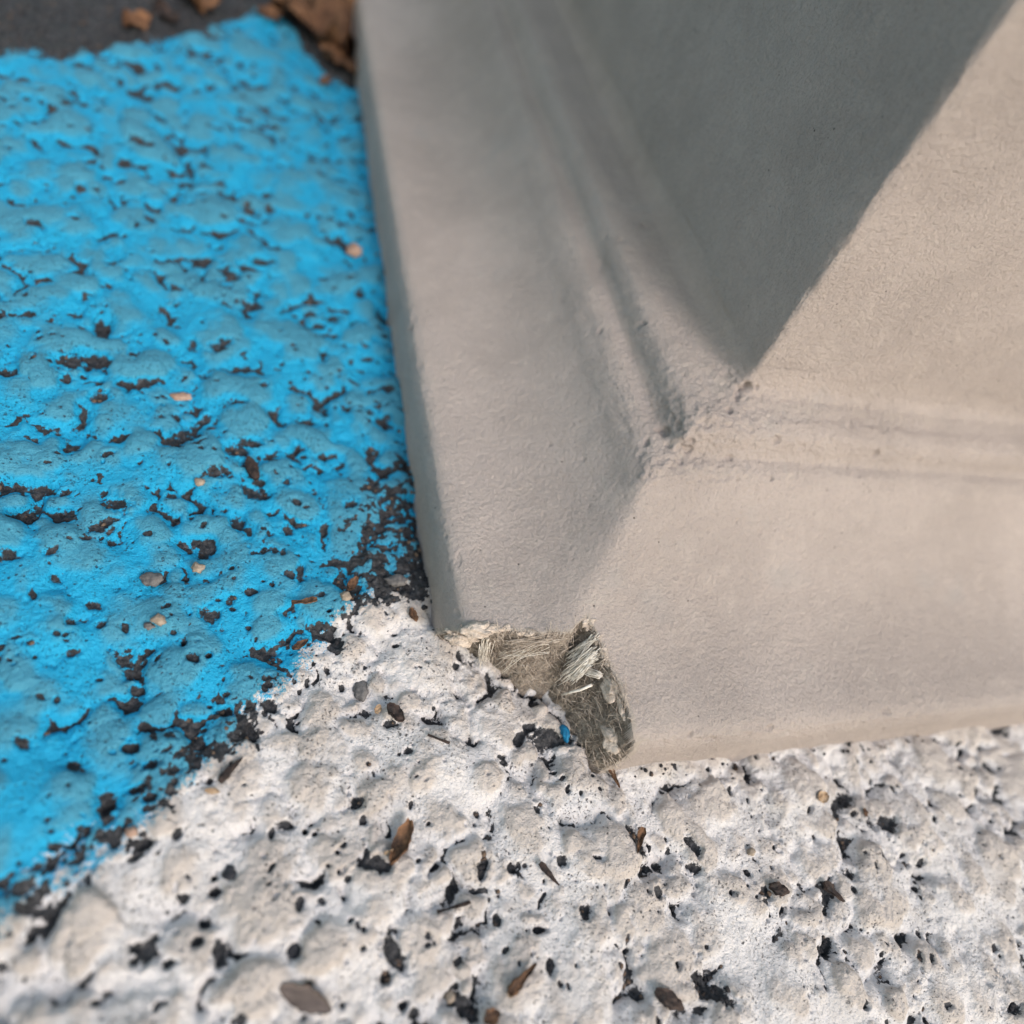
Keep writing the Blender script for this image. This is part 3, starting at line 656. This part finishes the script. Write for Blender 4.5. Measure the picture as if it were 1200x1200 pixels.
flake('bark_flake', 595, 1160, pxlen(595, 1160, 18), pxlen(595, 1160, 12), 1.0, 'tan', 'pale tan scrap beside the tan and brown bark flake', 'flake', 0.2, 0.0005, 0, 5)
flake('bark_chip', 718, 912, pxlen(718, 912, 28), pxlen(718, 912, 8), wang(718, 912, 12, 24), 'bark_brown', 'brown splinter just below the broken pedestal corner', 'splinter', 0.3, 0.0006, 0.2, 3, 'shard', 0.001)
flake('bark_chip', 744, 988, pxlen(744, 988, 32), pxlen(744, 988, 11), wang(744, 988, -6, 28), 'bark_brown', 'upright dark red splinter wedged in a white paint hole', 'splinter', 0.3, 0.0, 0.3, 8, 'shard', 0.001)
flake('bark_chip', 780, 1172, pxlen(780, 1172, 36), pxlen(780, 1172, 17), wang(780, 1172, 26, 18), 'bark_dark', 'dark purple brown bark chip lying flat on white paint', 'bark chip', -0.15, 0.0006, 0, 3, 'leaf', 0.001)
flake('bark_chip', 641, 1026, pxlen(641, 1026, 34), pxlen(641, 1026, 9), wang(641, 1026, 24, 28), 'bark_dark', 'dark splinter crossing a crack between white lumps', 'splinter', 0.2, 0.0006, 0, 3, 'shard', 0.001)
flake('twig', 511, 870, pxlen(511, 870, 30), pxlen(511, 870, 3), wang(511, 870, 27, 10), 'bark_dark', 'hair thin dark twig on white paint below the broken corner', 'twig', 0.2, 0.0004, 0, 3, 'bar', 0.0006)
flake('twig', 530, 1064, pxlen(530, 1064, 42), pxlen(530, 1064, 5), wang(530, 1064, 40, -12), 'bark_dark', 'thin broken dark twig on a smooth white patch', 'twig', 0.2, 0.0002, 0, 3, 'bar', 0.0006, crumple=0.6)
flake('bark_chip', 906, 1044, pxlen(906, 1044, 24), pxlen(906, 1044, 14), wang(906, 1044, 20, 8), 'bark_dark', 'dark grey chip beside a round black hole', 'bark chip', -0.15, 0.0004, 0, 3, 'leaf', 0.0012)
flake('bark_flake', 957, 937, pxlen(957, 937, 16), pxlen(957, 937, 13), 0.2, 'tan', 'tan grey flake stuck under a white paint lip by the pedestal', 'flake', 0.2, 0.0004, 0, 3)
flake('bark_flake', 1011, 953, pxlen(1011, 953, 9), pxlen(1011, 953, 6), 1.3, 'bark_brown', 'tiny rust coloured flake on white paint near the pedestal', 'flake', 0.2, 0.0004, 0, 3)
flake('bark_chip', 975, 1046, pxlen(975, 1046, 28), pxlen(975, 1046, 10), wang(975, 1046, 18, 18), 'bark_dark', 'ragged dark chip sunk in white paint', 'bark chip', 0.2, 0.0002, 0, 3, 'shard', 0.0012)
stone('pebble', 877, 999, 0.0016, 'pebble_tan', 'sandy grain above a row of dark holes', 'pebble')
stone('paint_chip', 660, 861, 0.0027, 'blue_chip', 'bright blue painted stone in a black hole below the broken corner', 'stone', (.7, 1.1, .8), sink=0.1)
stone('pebble', 345, 1113, 0.0030, 'stone_black', 'round black stone set in white paint above the grey brown leaf', 'stone', (1, .95, .5), sink=0.5)
stone('pebble', 270, 1024, 0.0023, 'stone_black', 'round black stone of a pair set in white paint', 'stone', (1, .95, .5), sink=0.5)
stone('pebble', 425, 805, 0.0034, 'pebble_grey', 'grey stone bared in the white paint above the dark chip', 'stone', (.8, 1.1, .5), sink=0.45)

# ------------------------------------------------------------------ fine grit caught in the joints
V_, F_ = [], []
protos = [lump_mesh(1.0, 900 + q, (1, .8, .65), 0.3, 1) for q in range(6)]
cand = np.argwhere((bare > 0.55) & (GX < L0 + 0.03) & (GX > -0.13) & (GY < 0.6) & (GY > -0.06))
cand2 = np.argwhere((bare > 0.55) & (GX > L0) & (GX < 0.30) & (GY < F0) & (GY > -0.06))
edge_l = np.argwhere((np.abs(GX - L0 + 0.0015) < 0.0025) & (GY > 0.11) & (GY < 0.5)); edge_f = np.argwhere((np.abs(GY - F0 + 0.0015) < 0.0025) & (GX > 0.14) & (GX < 0.30))
pick = np.vstack([edge_l[rng.integers(0, len(edge_l), 60)], edge_f[rng.integers(0, len(edge_f), 36)], cand[rng.integers(0, len(cand), 1100)], cand2[rng.integers(0, len(cand2), 300)]])
vv = []; ff = []; nb = 0
for j, i in pick:
    pv, pf = protos[rng.integers(0, 6)]; r = rng.uniform(0.0004, 0.0013); a = rng.uniform(0, 6.28)
    c, s_ = math.cos(a), math.sin(a)
    q = pv * r @ np.array([[c, s_, 0], [-s_, c, 0], [0, 0, 1]]) + np.array([gx[i], gy[j], GH[j, i] + r * 0.2])
    vv.append(q); ff.extend([[k + nb for k in f] for f in pf]); nb += len(q)
k = NT('grit'); g_ = k.noise(170, 1, 0.5)
c = k.mix(k.ramp(g_, 0.52, 0.64), (0.022, 0.022, 0.026), (0.13, 0.09, 0.065))
M['grit'] = k.done(c, 0.85)
tag(mesh_obj('grit', np.vstack(vv), ff, M['grit'], smooth=False), 'fine dark and brown grit caught in the pits of the paint', 'grit', kind='stuff')
